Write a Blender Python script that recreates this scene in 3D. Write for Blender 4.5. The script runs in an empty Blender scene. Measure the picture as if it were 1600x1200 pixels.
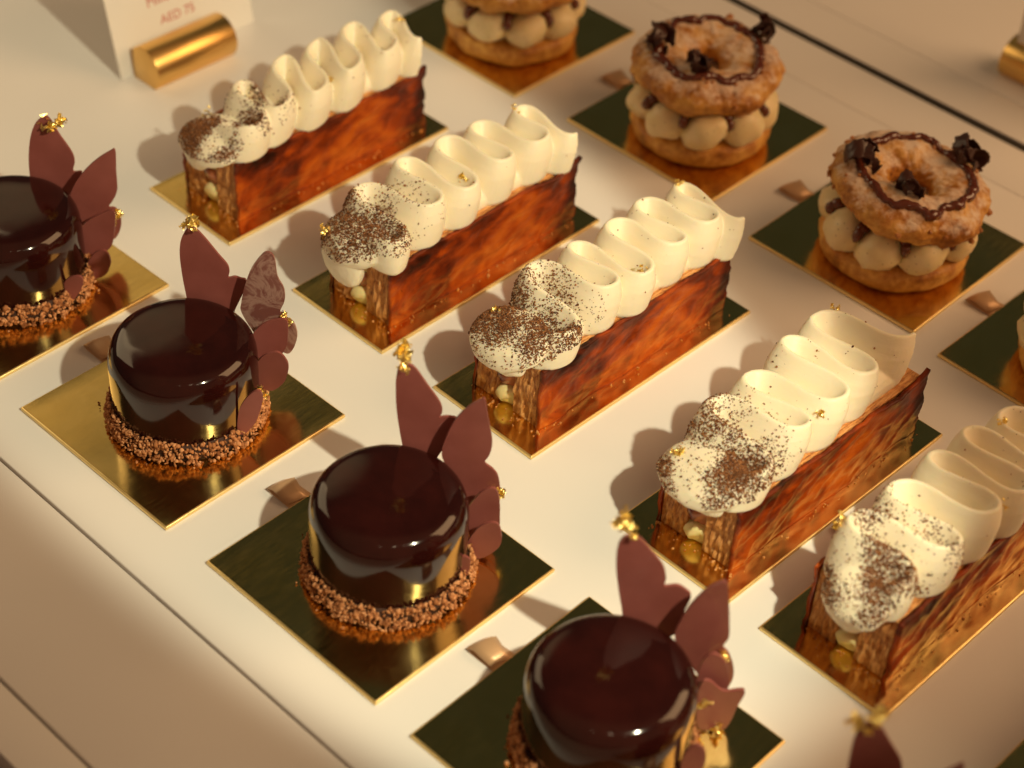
import bpy, bmesh, math, random
from mathutils import Vector, Matrix, noise, Euler
R = math.radians
S = 0.01                       # every length below is written in centimetres
scene = bpy.context.scene
coll = scene.collection

# ------------------------------------------------------------------ camera
cam_data = bpy.data.cameras.new('camera')
cam = bpy.data.objects.new('camera', cam_data)
coll.objects.link(cam)
scene.camera = cam
YAW, PIT, ROLL = R(131.5094), R(41.8325), R(4.0718)
cx, cy, cz = 34.7874, -37.1513, 51.5634
fwd = Vector((math.cos(PIT)*math.cos(YAW), math.cos(PIT)*math.sin(YAW), -math.sin(PIT)))
rgt = Vector((math.sin(YAW), -math.cos(YAW), 0.0))
up = rgt.cross(fwd)
rgt2 = rgt*math.cos(ROLL) + up*math.sin(ROLL)
up2 = -rgt*math.sin(ROLL) + up*math.cos(ROLL)
m = Matrix((rgt2, up2, -fwd)).transposed().to_4x4()
m.translation = Vector((cx, cy, cz))*S
cam.matrix_world = m
cam_data.sensor_width = 36.0
cam_data.lens = 2968.54/1600*36.0
cam_data.clip_start = 0.01
cam_data.clip_end = 50.0
cam_data.dof.use_dof = True
cam_data.dof.focus_distance = 0.735
cam_data.dof.aperture_fstop = 7.2

scene.view_settings.view_transform = 'Standard'
scene.view_settings.look = 'None'
scene.view_settings.gamma = 1.0
scene.view_settings.exposure = 0.0
scene.view_settings.use_curve_mapping = False
scene.render.engine = 'CYCLES'
scene.cycles.max_bounces = 8
scene.cycles.caustics_reflective = True
scene.cycles.blur_glossy = 0.6
scene.cycles.sample_clamp_indirect = 4.0

# ------------------------------------------------------------------ surroundings of the shop, seen only as reflections and fill
world = bpy.data.worlds.new('World')
scene.world = world
world.use_nodes = True
wt = world.node_tree
for n in list(wt.nodes): wt.nodes.remove(n)
w_out = wt.nodes.new('ShaderNodeOutputWorld')
w_bg = wt.nodes.new('ShaderNodeBackground')
w_tc = wt.nodes.new('ShaderNodeTexCoord')
def w_lobe(vec, lo, hi):
    d = wt.nodes.new('ShaderNodeVectorMath'); d.operation = 'DOT_PRODUCT'
    v = Vector(vec).normalized(); d.inputs[1].default_value = v
    wt.links.new(w_tc.outputs['Generated'], d.inputs[0])
    mr = wt.nodes.new('ShaderNodeMapRange'); mr.interpolation_type = 'SMOOTHSTEP'
    mr.inputs['From Min'].default_value = lo; mr.inputs['From Max'].default_value = hi
    wt.links.new(d.outputs['Value'], mr.inputs['Value'])
    return mr.outputs['Result']
def w_mix(fac, a, b):
    n = wt.nodes.new('ShaderNodeMix'); n.data_type = 'RGBA'
    wt.links.new(fac, n.inputs[0])
    for i, c in ((6, a), (7, b)):
        if isinstance(c, tuple): n.inputs[i].default_value = (*c, 1)
        else: wt.links.new(c, n.inputs[i])
    return n.outputs[2]
c1 = w_mix(w_lobe((0.72, -0.50, 0.48), 0.02, 0.50), (0.030, 0.033, 0.024), (0.215, 0.112, 0.058))
c2 = w_mix(w_lobe((math.cos(R(153))*0.8, math.sin(R(153))*0.8, 0.55), 0.976, 0.997), c1, (0.56, 0.41, 0.21))
wt.links.new(c2, w_bg.inputs['Color'])
w_bg.inputs['Strength'].default_value = 1.0
wt.links.new(w_bg.outputs[0], w_out.inputs[0])

# ------------------------------------------------------------------ lamps
def look(o, target):
    d = Vector(target)*S - o.location
    o.rotation_euler = d.to_track_quat('-Z', 'Y').to_euler()
def lamp(name, kind, loc, target, energy, color, **kw):
    l = bpy.data.lights.new(name, kind); l.energy = energy; l.color = color
    for k, v in kw.items(): setattr(l, k, v)
    o = bpy.data.objects.new(name, l); coll.objects.link(o)
    o.location = Vector(loc)*S; look(o, target)
    return o
KEY = (46.5, -6.0, 60.0)
key = lamp('case_spot', 'SPOT', KEY, (-9.0, 3.2, 0), 20.5, (1.0, 0.91, 0.61), spot_size=R(41), spot_blend=0.24, shadow_soft_size=0.011)
key.scale = (0.535, 1.0, 1.0)
for i, (p, e) in enumerate((((36, -30, 60), 0.10), ((30, -24, 58), 0.07), ((48, -20, 60), 0.07), ((22, -40, 60), 0.05))):
    lamp('case_downlight', 'SPOT', p, (0, 0, 0), e, (1.0, 0.78, 0.5), spot_size=R(60), spot_blend=0.6, shadow_soft_size=0.006)
lamp('left_fill_light', 'AREA', (-85, -6, 50), (-36, 6, 0), 1.5, (1.0, 0.74, 0.42), shape='RECTANGLE', size=0.5, size_y=0.5)  # added soft fill to lift the left side, no actual fixture
lamp('back_fill_light', 'AREA', (52, 64, 62), (-10, 24, 0), 5.0, (1.0, 0.60, 0.29), shape='RECTANGLE', size=0.6, size_y=0.6)  # added fill brightening the choux rows from back right, invented source

# ------------------------------------------------------------------ materials
def mat(name):
    mt = bpy.data.materials.new(name); mt.use_nodes = True
    nt = mt.node_tree
    return mt, nt, nt.nodes['Principled BSDF']
def nd(nt, t, **kw):
    n = nt.nodes.new(t)
    for k, v in kw.items(): setattr(n, k, v)
    return n
def coords(nt, scale=(1, 1, 1), rot=(0, 0, 0)):
    tc = nd(nt, 'ShaderNodeTexCoord'); mp = nd(nt, 'ShaderNodeMapping')
    mp.inputs['Scale'].default_value = [s*100 for s in scale]; mp.inputs['Rotation'].default_value = rot
    nt.links.new(tc.outputs['Object'], mp.inputs['Vector'])
    return mp.outputs[0]
def noise_tex(nt, vec, scale, detail=4, rough=0.55, dist=0.0):
    n = nd(nt, 'ShaderNodeTexNoise'); n.inputs['Scale'].default_value = scale
    n.inputs['Detail'].default_value = detail; n.inputs['Roughness'].default_value = rough; n.inputs['Distortion'].default_value = dist
    nt.links.new(vec, n.inputs['Vector'])
    return n.outputs['Fac']
def ramp(nt, fac, stops, interp='LINEAR'):
    r_ = nd(nt, 'ShaderNodeValToRGB'); r_.color_ramp.interpolation = interp
    e = r_.color_ramp.elements
    while len(e) > 1: e.remove(e[-1])
    e[0].position, e[0].color = stops[0][0], (*stops[0][1], 1)
    for p, c in stops[1:]:
        x = e.new(p); x.color = (*c, 1)
    nt.links.new(fac, r_.inputs[0])
    return r_.outputs[0]
def bump(nt, h, strength, dist, prev=None):
    b = nd(nt, 'ShaderNodeBump'); b.inputs['Strength'].default_value = strength; b.inputs['Distance'].default_value = dist*S
    nt.links.new(h, b.inputs['Height'])
    if prev is not None: nt.links.new(prev, b.inputs['Normal'])
    return b.outputs[0]
def maprange(nt, v, a, b, c, d, smooth=False):
    n = nd(nt, 'ShaderNodeMapRange')
    if smooth: n.interpolation_type = 'SMOOTHSTEP'
    for i, x in zip((1, 2, 3, 4), (a, b, c, d)): n.inputs[i].default_value = x
    nt.links.new(v, n.inputs[0])
    return n.outputs[0]
def mixc(nt, fac, a, b):
    n = nd(nt, 'ShaderNodeMix', data_type='RGBA')
    if isinstance(fac, float): n.inputs[0].default_value = fac
    else: nt.links.new(fac, n.inputs[0])
    for i, c in ((6, a), (7, b)):
        if isinstance(c, tuple): n.inputs[i].default_value = (*c, 1)
        else: nt.links.new(c, n.inputs[i])
    return n.outputs[2]
def math_(nt, op, a, b):
    n = nd(nt, 'ShaderNodeMath', operation=op)
    for i, x in enumerate((a, b)):
        if isinstance(x, (int, float)): n.inputs[i].default_value = x
        else: nt.links.new(x, n.inputs[i])
    return n.outputs[0]
def simple(name, col, rough=0.5, metal=0.0, **kw):
    mt, nt, b = mat(name)
    b.inputs['Base Color'].default_value = (*col, 1); b.inputs['Roughness'].default_value = rough; b.inputs['Metallic'].default_value = metal
    for k, v in kw.items(): b.inputs[k].default_value = v
    return mt
M = {}
# white lacquered display panel
mt, nt, b = mat('white_lacquer'); v = coords(nt)
n1 = noise_tex(nt, v, 0.06, 3); n2 = noise_tex(nt, v, 9, 2)
nt.links.new(ramp(nt, n1, [(0.3, (0.79, 0.765, 0.74)), (0.7, (0.83, 0.81, 0.79))]), b.inputs['Base Color'])
nt.links.new(maprange(nt, n1, 0.3, 0.7, 0.36, 0.46), b.inputs['Roughness'])
nt.links.new(bump(nt, n2, 0.04, 0.01), b.inputs['Normal']); M['table'] = mt
M['gap'] = simple('dark_gap', (0.028, 0.022, 0.016), 0.6)
# gold foil cake board
mt, nt, b = mat('gold_foil'); v = coords(nt)
n1 = noise_tex(nt, v, 0.35, 4, 0.6, 0.6); n2 = noise_tex(nt, coords(nt, (6, 0.5, 1)), 2.5, 5, 0.7); n3 = noise_tex(nt, v, 0.9, 2)
nt.links.new(ramp(nt, n1, [(0.3, (0.80, 0.55, 0.17)), (0.7, (0.90, 0.65, 0.25))]), b.inputs['Base Color'])
b.inputs['Metallic'].default_value = 1.0
nt.links.new(maprange(nt, n2, 0.3, 0.75, 0.09, 0.22), b.inputs['Roughness'])
nt.links.new(bump(nt, n2, 0.10, 0.004, bump(nt, n3, 0.10, 0.02)), b.inputs['Normal']); M['foil'] = mt
mt, nt, b = mat('gold_edge'); v = coords(nt)
n1 = noise_tex(nt, v, 2.2, 4)
b.inputs['Base Color'].default_value = (0.92, 0.70, 0.30, 1); b.inputs['Metallic'].default_value = 0.85
b.inputs['Roughness'].default_value = 0.36
nt.links.new(bump(nt, n1, 0.5, 0.05), b.inputs['Normal']); M['edge'] = mt
# copper coloured satin ribbon
mt, nt, b = mat('satin_ribbon'); v = coords(nt, (1, 14, 1))
n1 = noise_tex(nt, v, 3, 3)
b.inputs['Base Color'].default_value = (0.64, 0.40, 0.22, 1); b.inputs['Roughness'].default_value = 0.42; b.inputs['Metallic'].default_value = 0.3
b.inputs['Sheen Weight'].default_value = 0.4
nt.links.new(bump(nt, n1, 0.4, 0.01), b.inputs['Normal']); M['ribbon'] = mt
# dark mirror glaze
mt, nt, b = mat('mirror_glaze'); v = coords(nt)
n1 = noise_tex(nt, v, 0.25, 2); n2 = noise_tex(nt, v, 0.8, 3)
nt.links.new(ramp(nt, n2, [(0.35, (0.016, 0.0026, 0.0022)), (0.7, (0.026, 0.0042, 0.0032))]), b.inputs['Base Color'])
b.inputs['Roughness'].default_value = 0.09; b.inputs['IOR'].default_value = 1.45
b.inputs['Coat Weight'].default_value = 0.15; b.inputs['Coat Roughness'].default_value = 0.02
nt.links.new(bump(nt, n1, 0.35, 0.12), b.inputs['Normal']); M['glaze'] = mt
M['sponge'] = simple('cocoa_base', (0.05, 0.018, 0.009), 0.8)
def island(name, stops, rough, **kw):
    mt, nt, b = mat(name)
    g = nd(nt, 'ShaderNodeNewGeometry')
    nt.links.new(ramp(nt, g.outputs['Random Per Island'], stops), b.inputs['Base Color'])
    b.inputs['Roughness'].default_value = rough
    for k, v_ in kw.items(): b.inputs[k].default_value = v_
    return mt
M['nibs'] = island('cocoa_nibs', [(0, (0.20, 0.070, 0.025)), (0.5, (0.46, 0.19, 0.075)), (1, (0.66, 0.33, 0.16))], 0.85, **{'Specular IOR Level': 0.2})
M['cocoa'] = island('cocoa_powder', [(0, (0.05, 0.016, 0.005)), (0.5, (0.17, 0.058, 0.016)), (1, (0.36, 0.15, 0.05))], 0.9)
# tempered chocolate petals
mt, nt, b = mat('tinted_chocolate'); v = coords(nt)
n1 = noise_tex(nt, v, 0.5, 3); n2 = noise_tex(nt, v, 9, 4, 0.7)
nt.links.new(ramp(nt, n1, [(0.3, (0.215, 0.058, 0.048)), (0.7, (0.29, 0.086, 0.074))]), b.inputs['Base Color'])
b.inputs['Roughness'].default_value = 0.42
nt.links.new(bump(nt, n2, 0.25, 0.02), b.inputs['Normal']); M['petal'] = mt
mt, nt, b = mat('pearl_chocolate'); v = coords(nt)
n1 = noise_tex(nt, v, 0.8, 5, 0.6, 1.6)
nt.links.new(ramp(nt, n1, [(0.42, (0.27, 0.10, 0.085)), (0.5, (0.50, 0.30, 0.25)), (0.58, (0.30, 0.12, 0.10))]), b.inputs['Base Color'])
b.inputs['Roughness'].default_value = 0.32; b.inputs['Metallic'].default_value = 0.25; M['pearl'] = mt
mt, nt, b = mat('gold_leaf'); v = coords(nt)
b.inputs['Base Color'].default_value = (1.0, 0.80, 0.30, 1); b.inputs['Metallic'].default_value = 1.0; b.inputs['Roughness'].default_value = 0.28
nt.links.new(bump(nt, noise_tex(nt, v, 7, 3), 0.8, 0.05), b.inputs['Normal']); M['leaf'] = mt
# whipped vanilla cream
mt, nt, b = mat('vanilla_cream'); v = coords(nt)
n1 = noise_tex(nt, v, 5.5, 3, 0.6); n2 = noise_tex(nt, coords(nt, (1, 1, 4)), 1.6, 3)
vo = nd(nt, 'ShaderNodeTexVoronoi'); vo.inputs['Scale'].default_value = 2.6; nt.links.new(v, vo.inputs['Vector'])
spk = math_(nt, 'LESS_THAN', vo.outputs['Distance'], 0.03)
nt.links.new(mixc(nt, spk, (0.90, 0.82, 0.63), (0.35, 0.22, 0.12)), b.inputs['Base Color'])
b.inputs['Roughness'].default_value = 0.45
b.inputs['Subsurface Weight'].default_value = 0.35; b.inputs['Subsurface Scale'].default_value = 0.003
b.inputs['Subsurface Radius'].default_value = (1.0, 0.7, 0.35)
n3 = noise_tex(nt, coords(nt, (1, 1, .12)), 7, 3)
nt.links.new(bump(nt, n3, 0.16, 0.03, bump(nt, n1, 0.22, 0.025, bump(nt, n2, 0.3, 0.05))), b.inputs['Normal']); M['cream'] = mt
# caramelised outer face
mt, nt, b = mat('caramelised_pastry')
v1 = coords(nt, (1, 0.55, 1.0), (R(30), 0, 0)); v2 = coords(nt, (1, 0.7, 1.3), (R(34), 0, 0)); v0 = coords(nt)
n0 = noise_tex(nt, v0, 0.30, 3, 0.5, 0.5); n1 = noise_tex(nt, v1, 0.62, 5, 0.6, 1.6); n2 = noise_tex(nt, v2, 0.8, 4, 0.5, 0.9); n3 = noise_tex(nt, v0, 7, 4); n4 = noise_tex(nt, v0, 1.1, 3)
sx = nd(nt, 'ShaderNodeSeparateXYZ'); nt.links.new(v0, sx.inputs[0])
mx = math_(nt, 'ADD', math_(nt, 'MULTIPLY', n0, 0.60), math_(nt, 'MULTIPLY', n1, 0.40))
mx = math_(nt, 'SUBTRACT', mx, maprange(nt, sx.outputs[1], 8.0, 12.6, 0.0, 0.17, True))  # far end darker: scorching, plus shade past the spot's edge painted in
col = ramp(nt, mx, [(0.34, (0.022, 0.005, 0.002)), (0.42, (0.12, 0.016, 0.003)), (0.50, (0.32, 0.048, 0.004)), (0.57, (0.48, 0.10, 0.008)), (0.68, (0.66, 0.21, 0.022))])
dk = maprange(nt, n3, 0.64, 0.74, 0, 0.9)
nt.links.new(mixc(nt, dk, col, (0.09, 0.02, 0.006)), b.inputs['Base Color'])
nt.links.new(maprange(nt, n4, 0.3, 0.7, 0.28, 0.6), b.inputs['Roughness'])
b.inputs['Specular IOR Level'].default_value = 0.13
b.inputs['Coat Weight'].default_value = 0.08; b.inputs['Coat Roughness'].default_value = 0.10
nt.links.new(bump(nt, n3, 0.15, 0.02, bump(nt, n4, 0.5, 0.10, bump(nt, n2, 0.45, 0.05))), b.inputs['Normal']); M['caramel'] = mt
# puff pastry seen on its cut layers
mt, nt, b = mat('puff_layers')
v1 = coords(nt, (7.0, 1.0, 1.2)); v0 = coords(nt)
n1 = noise_tex(nt, v1, 1.3, 5, 0.65, 0.35); n2 = noise_tex(nt, v0, 2.6, 5, 0.7)
mx = math_(nt, 'ADD', math_(nt, 'MULTIPLY', n1, 0.65), math_(nt, 'MULTIPLY', n2, 0.35))
nt.links.new(ramp(nt, mx, [(0.34, (0.12, 0.032, 0.009)), (0.43, (0.45, 0.16, 0.040)), (0.52, (0.68, 0.31, 0.09)), (0.66, (0.82, 0.50, 0.22))]), b.inputs['Base Color'])
b.inputs['Roughness'].default_value = 0.55
nt.links.new(bump(nt, n2, 0.5, 0.08, bump(nt, n1, 0.9, 0.16)), b.inputs['Normal']); M['puff'] = mt
M['custard'] = simple('custard', (0.78, 0.66, 0.32), 0.35, **{'Subsurface Weight': 0.3, 'Subsurface Scale': 0.003})
mt, nt, b = mat('fig_jam'); v = coords(nt)
nt.links.new(ramp(nt, noise_tex(nt, v, 1.8, 4), [(0.4, (0.13, 0.028, 0.030)), (0.6, (0.42, 0.14, 0.06))]), b.inputs['Base Color'])
b.inputs['Roughness'].default_value = 0.22; M['jam'] = mt
# choux crust
def choux_mat(name, sugar):
    mt, nt, b = mat(name); v = coords(nt)
    n1 = noise_tex(nt, v, 0.7, 5, 0.6, 0.4); n2 = noise_tex(nt, v, 3.5, 5, 0.65); n3 = noise_tex(nt, v, 1.0, 5, 0.75)
    vo = nd(nt, 'ShaderNodeTexVoronoi', feature='DISTANCE_TO_EDGE'); vo.inputs['Scale'].default_value = 2.3
    nt.links.new(v, vo.inputs['Vector'])
    crack = maprange(nt, vo.outputs['Distance'], 0.0, 0.12, 0.0, 1.0)
    mx = math_(nt, 'ADD', math_(nt, 'MULTIPLY', n1, 0.7), math_(nt, 'MULTIPLY', n2, 0.3))
    col = ramp(nt, mx, [(0.34, (0.15, 0.040, 0.006)), (0.45, (0.45, 0.17, 0.022)), (0.60, (0.72, 0.39, 0.085))])
    if sugar:
        g = nd(nt, 'ShaderNodeTexCoord'); sp = nd(nt, 'ShaderNodeSeparateXYZ'); nt.links.new(g.outputs['Normal'], sp.inputs[0])
        a = math_(nt, 'ADD', math_(nt, 'MULTIPLY', sp.outputs[2], 0.42), n3)
        a = math_(nt, 'ADD', a, math_(nt, 'MULTIPLY', n2, 0.45))
        col = mixc(nt, maprange(nt, a, 0.97, 1.22, 0, 0.8), col, (0.84, 0.70, 0.58))
    nt.links.new(col, b.inputs['Base Color'])
    b.inputs['Roughness'].default_value = 0.5
    nt.links.new(bump(nt, n2, 0.55, 0.08, bump(nt, crack, 0.3, 0.04)), b.inputs['Normal'])
    return mt
M['choux'] = choux_mat('choux_crust', False); M['choux_sugar'] = choux_mat('sugared_choux_crust', True)
mt, nt, b = mat('praline_cream'); v = coords(nt)
vo = nd(nt, 'ShaderNodeTexVoronoi'); vo.inputs['Scale'].default_value = 4.2; nt.links.new(v, vo.inputs['Vector'])
spk = math_(nt, 'LESS_THAN', vo.outputs['Distance'], 0.11)
n1 = noise_tex(nt, v, 1.3, 4)
nt.links.new(mixc(nt, spk, ramp(nt, n1, [(0.3, (0.76, 0.62, 0.33)), (0.7, (0.85, 0.72, 0.44))]), (0.22, 0.11, 0.04)), b.inputs['Base Color'])
b.inputs['Roughness'].default_value = 0.42; b.inputs['Subsurface Weight'].default_value = 0.2; b.inputs['Subsurface Scale'].default_value = 0.003
nt.links.new(bump(nt, noise_tex(nt, v, 5, 3), 0.2, 0.03), b.inputs['Normal']); M['praline'] = mt
M['sauce'] = simple('chocolate_sauce', (0.12, 0.026, 0.011), 0.16, **{'Coat Weight': 0.5, 'Coat Roughness': 0.1})
M['curl'] = simple('dark_chocolate', (0.055, 0.016, 0.009), 0.38)
M['nut'] = simple('hazelnut_crumb', (0.42, 0.17, 0.05), 0.5)
mt, nt, b = mat('brushed_brass'); v = coords(nt, (1, 0.03, 1))
b.inputs['Base Color'].default_value = (0.83, 0.52, 0.17, 1); b.inputs['Metallic'].default_value = 1.0; b.inputs['Roughness'].default_value = 0.32
nt.links.new(bump(nt, noise_tex(nt, v, 14, 3), 0.12, 0.01), b.inputs['Normal']); M['brass'] = mt
M['card'] = simple('card_stock', (0.74, 0.71, 0.66), 0.7)
M['ink'] = simple('red_ink', (0.50, 0.10, 0.07), 0.7)

# ------------------------------------------------------------------ object helpers
def obj(name, verts, faces, material, parent=None, smooth=True, sharp=None):
    me = bpy.data.meshes.new(name)
    me.from_pydata([tuple(c*S for c in p) for p in verts], [], faces)
    me.validate(); me.update()
    me.materials.append(material)
    if smooth:
        me.polygons.foreach_set('use_smooth', [True]*len(me.polygons))
        if sharp is not None: me.set_sharp_from_angle(angle=R(sharp))
    o = bpy.data.objects.new(name, me); coll.objects.link(o)
    if parent: o.parent = parent
    return o
def thing(name, label, cat, loc=(0, 0, 0), rotz=0.0, group=None):
    o = bpy.data.objects.new(name, None); coll.objects.link(o)
    o.empty_display_size = 0.01
    o.location = Vector(loc)*S; o.rotation_euler = (0, 0, rotz)
    o['label'] = label; o['category'] = cat
    if group: o['group'] = group
    return o
def structure(o): o['kind'] = 'structure'; return o
def box(x0, x1, y0, y1, z0, z1):
    v = [(x, y, z) for z in (z0, z1) for x, y in ((x0, y0), (x1, y0), (x1, y1), (x0, y1))]
    return v, [(0, 3, 2, 1), (4, 5, 6, 7), (0, 1, 5, 4), (1, 2, 6, 5), (2, 3, 7, 6), (3, 0, 4, 7)]
def bevel(o, w, seg=3, ang=30):
    bm = bmesh.new(); bm.from_mesh(o.data)
    ed = [e for e in bm.edges if len(e.link_faces) == 2 and e.calc_face_angle(0) > R(ang)]
    bmesh.ops.bevel(bm, geom=ed, offset=w*S, segments=seg, profile=0.5, affect='EDGES')
    bm.to_mesh(o.data); bm.free()
    o.data.polygons.foreach_set('use_smooth', [True]*len(o.data.polygons)); o.data.set_sharp_from_angle(angle=R(50))
    return o
def lathe(profile, n=64):
    v = []; f = []
    for r_, z in profile:
        for k in range(n):
            a = 2*math.pi*k/n; v.append((r_*math.cos(a), r_*math.sin(a), z))
    m_ = len(profile)
    for j in range(m_-1):
        for k in range(n):
            k2 = (k+1) % n
            f.append((j*n+k, j*n+k2, (j+1)*n+k2, (j+1)*n+k))
    f.append(tuple(range(n))[::-1]); f.append(tuple((m_-1)*n+k for k in range(n)))
    return v, f
def fbm(p, sc, seed=0.0, octv=3):
    q_ = Vector((p[0]*sc+seed, p[1]*sc+seed*1.7, p[2]*sc-seed))
    return noise.fractal(q_, 1.0, 2.0, octv, noise_basis='PERLIN_ORIGINAL')
def tube(path, radius, n=10, closed=False, squash=1.0):
    """tube along a list of points; radius a number or a list"""
    P = [Vector(p) for p in path]; m_ = len(P); v = []; f = []
    for i in range(m_):
        a = P[(i-1) % m_] if (closed or i > 0) else P[0]
        b_ = P[(i+1) % m_] if (closed or i < m_-1) else P[-1]
        t = (b_-a).normalized()
        s = t.cross(Vector((0, 0, 1)))
        s = s.normalized() if s.length > 1e-4 else Vector((1, 0, 0))
        u_ = s.cross(t).normalized()
        r_ = radius[i] if isinstance(radius, (list, tuple)) else radius
        for k in range(n):
            an = 2*math.pi*k/n
            v.append(P[i] + s*(r_*math.cos(an)) + u_*(r_*squash*math.sin(an)))
    for i in range(m_ if closed else m_-1):
        for k in range(n):
            i2 = (i+1) % m_; k2 = (k+1) % n
            f.append((i*n+k, i2*n+k, i2*n+k2, i*n+k2)[::-1])
    if not closed:
        f.append(tuple(range(n))[::-1]); f.append(tuple((m_-1)*n+k for k in range(n)))
    return v, f
def ico(sub=1):
    bm = bmesh.new(); bmesh.ops.create_icosphere(bm, subdivisions=sub, radius=1.0)
    v = [tuple(p.co) for p in bm.verts]; f = [tuple(q_.index for q_ in p.verts) for p in bm.faces]; bm.free()
    return v, f
ICO1, ICO2, ICO3 = ico(1), ico(2), ico(3)
class Soup:
    def __init__(s): s.v = []; s.f = []
    def add(s, v, f):
        o = len(s.v); s.v += [tuple(p) for p in v]; s.f += [tuple(i+o for i in q_) for q_ in f]
    def rock(s, c, r_, rnd, jag=0.3, base=ICO1, stretch=0.35):
        rot = Euler((rnd.uniform(0, 6), rnd.uniform(0, 6), rnd.uniform(0, 6))).to_matrix()
        sx, sy, sz = (1+rnd.uniform(-stretch, stretch) for _ in range(3))
        vv = []
        for p in base[0]:
            j = 1+rnd.uniform(-jag, jag)
            vv.append(Vector(c) + rot @ Vector((p[0]*sx*j, p[1]*sy*j, p[2]*sz*j))*r_)
        s.add(vv, base[1])
    def blob(s, c, rad, rot=None, base=ICO3, wob=0.0, seed=0.0):
        vv = []
        for p in base[0]:
            k = 1 + (wob*fbm(p, 1.3, seed) if wob else 0)
            q_ = Vector((p[0]*rad[0]*k, p[1]*rad[1]*k, p[2]*rad[2]*k))
            if rot: q_ = rot @ q_
            vv.append(Vector(c)+q_)
        s.add(vv, base[1])
    def obj(s, name, material, parent=None, smooth=True, sharp=None): return obj(name, s.v, s.f, material, parent, smooth, sharp)

def leaf_flakes(center, size, seed, parent, bits=4, flat=None):
    """a crumpled scrap of gold leaf"""
    rnd = random.Random(seed); so = Soup()
    for b_ in range(bits):
        n = 7
        rot = Euler((rnd.uniform(-1.2, 1.2), rnd.uniform(-1.2, 1.2), rnd.uniform(0, 6))).to_matrix()
        c = Vector(center) + Vector((rnd.uniform(-.5, .5), rnd.uniform(-.5, .5), rnd.uniform(-.45, .45)))*size*(0.9 if bits > 1 else 0)
        w = size*rnd.uniform(.32, .72); sd = rnd.uniform(0, 99)
        v = []; f = []
        for j in range(n):
            for i in range(n):
                x, y = (i/(n-1)-.5), (j/(n-1)-.5)
                e = 1+.35*fbm((x, y, 0), 3, sd)
                z = .55*fbm((x, y, 0), 3.2, sd+5, 2)+.22*fbm((x, y, 0), 9, sd, 2)
                v.append(c + rot @ Vector((x*e, y*e*.8, z))*w)
        for j in range(n-1):
            for i in range(n-1):
                if (i in (0, n-2) or j in (0, n-2)) and rnd.random() < .28: continue
                f.append((j*n+i, j*n+i+1, (j+1)*n+i+1, (j+1)*n+i))
        so.add(v, f)
    return so.obj('gold_leaf', M['leaf'], parent, smooth=False)

# ------------------------------------------------------------------ the display panels (one white counter in strips)
def panel(name, x0, x1, y0, y1, z1=0.0, th=1.2):
    v, f = box(x0, x1, y0, y1, z1-th, z1)
    o = obj(name, v, f, M['table'], smooth=False); bevel(o, 0.05, 3); return structure(o)
panel('counter_panel', -130, 75, -11.50, 33.05)
panel('counter_panel', -130, 75, -17.66, -11.62)
panel('counter_panel', -130, 75, -19.50, -17.78)
panel('counter_panel', -130, 75, 33.08, 36.35)
panel('counter_panel', -130, 75, 36.95, 39.75, 0.0)
panel('counter_panel', -130, 75, 39.80, 95, 0.0)
v, f = box(-130, 75, 36.352, 36.948, -1.0, -0.06)
structure(obj('gap_strip', v, f, M['gap'], smooth=False))
v, f = box(-131, 76, -19.3, 96, -2.6, -1.25)
structure(obj('counter_base', v, f, M['gap'], smooth=False))
v, f = box(36.2, 50, -12, 9, 39.6, 40.4)  # added slab out of view, blocks the spot from the fifth slice's side
structure(bevel(obj('shade_slab', v, f, M['gap'], smooth=False), .1, 2))
v, f = box(-131, 76, -70, -19.9, -9, -8)
structure(obj('floor', v, f, M['gap'], smooth=False))

# ------------------------------------------------------------------ gold cake boards with a folded ribbon tab under the left edge
def make_board(w, l, label, group, x, y, rot, tab=True, taby=None):
    t = thing('cake_board', label, 'cake board', (x, y, 0), rot, group)
    T = 0.17
    v, f = box(0, w, 0, l, 0.004, T)
    o = obj('board_edge', v, f, M['edge'], t, smooth=False); bevel(o, 0.05, 3)
    e = 0.07
    # foil face, a few microns proud and very slightly dished, with a pressed line near the rim
    n = 28; vv = []; ff = []
    for j in range(n+1):
        for i in range(n+1):
            px, py = e+(w-2*e)*i/n, e+(l-2*e)*j/n
            rim = min(px-e, w-e-px, py-e, l-e-py)
            z = T+0.020 - (0.008 if rim > 0.05 else 0.0) + 0.004*fbm((px, py, 0), 0.35, x)
            vv.append((px, py, z))
    for j in range(n):
        for i in range(n):
            a = j*(n+1)+i; ff.append((a, a+1, a+n+2, a+n+1))
    obj('foil_face', vv, ff, M['foil'], t)
    if tab:
        c = taby if taby is not None else l/2; so = Soup(); hw = 0.56; n = 12
        # ribbon folded once: it leaves the board flat, rises to a soft crease and returns
        prof = [(0.3, 0.05), (-0.3, 0.05), (-0.8, 0.06), (-1.14, 0.09), (-1.24, 0.14), (-1.20, 0.20), (-0.9, 0.30), (-0.4, 0.22), (-0.02, 0.19)]
        v = []; f = []
        for k, (px, pz) in enumerate(prof):
            for s_ in (-1, -.33, .33, 1):
                v.append((px + 0.10*s_*(k > 3), c + s_*hw*(1-0.06*k*(s_ > 0)), max(pz, .03) + 0.10*(1-abs(s_))*(4 < k < 8) + (.10*(1+s_) if k == 6 else 0)))
        for k in range(len(prof)-1):
            for s_ in range(3):
                a = k*4+s_; f.append((a, a+4, a+5, a+1))
        o = obj('ribbon_tab', v, f, M['ribbon'], t)
        sm = o.modifiers.new('thickness', 'SOLIDIFY'); sm.thickness = 0.03*S; sm.offset = 0
    return t

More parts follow.
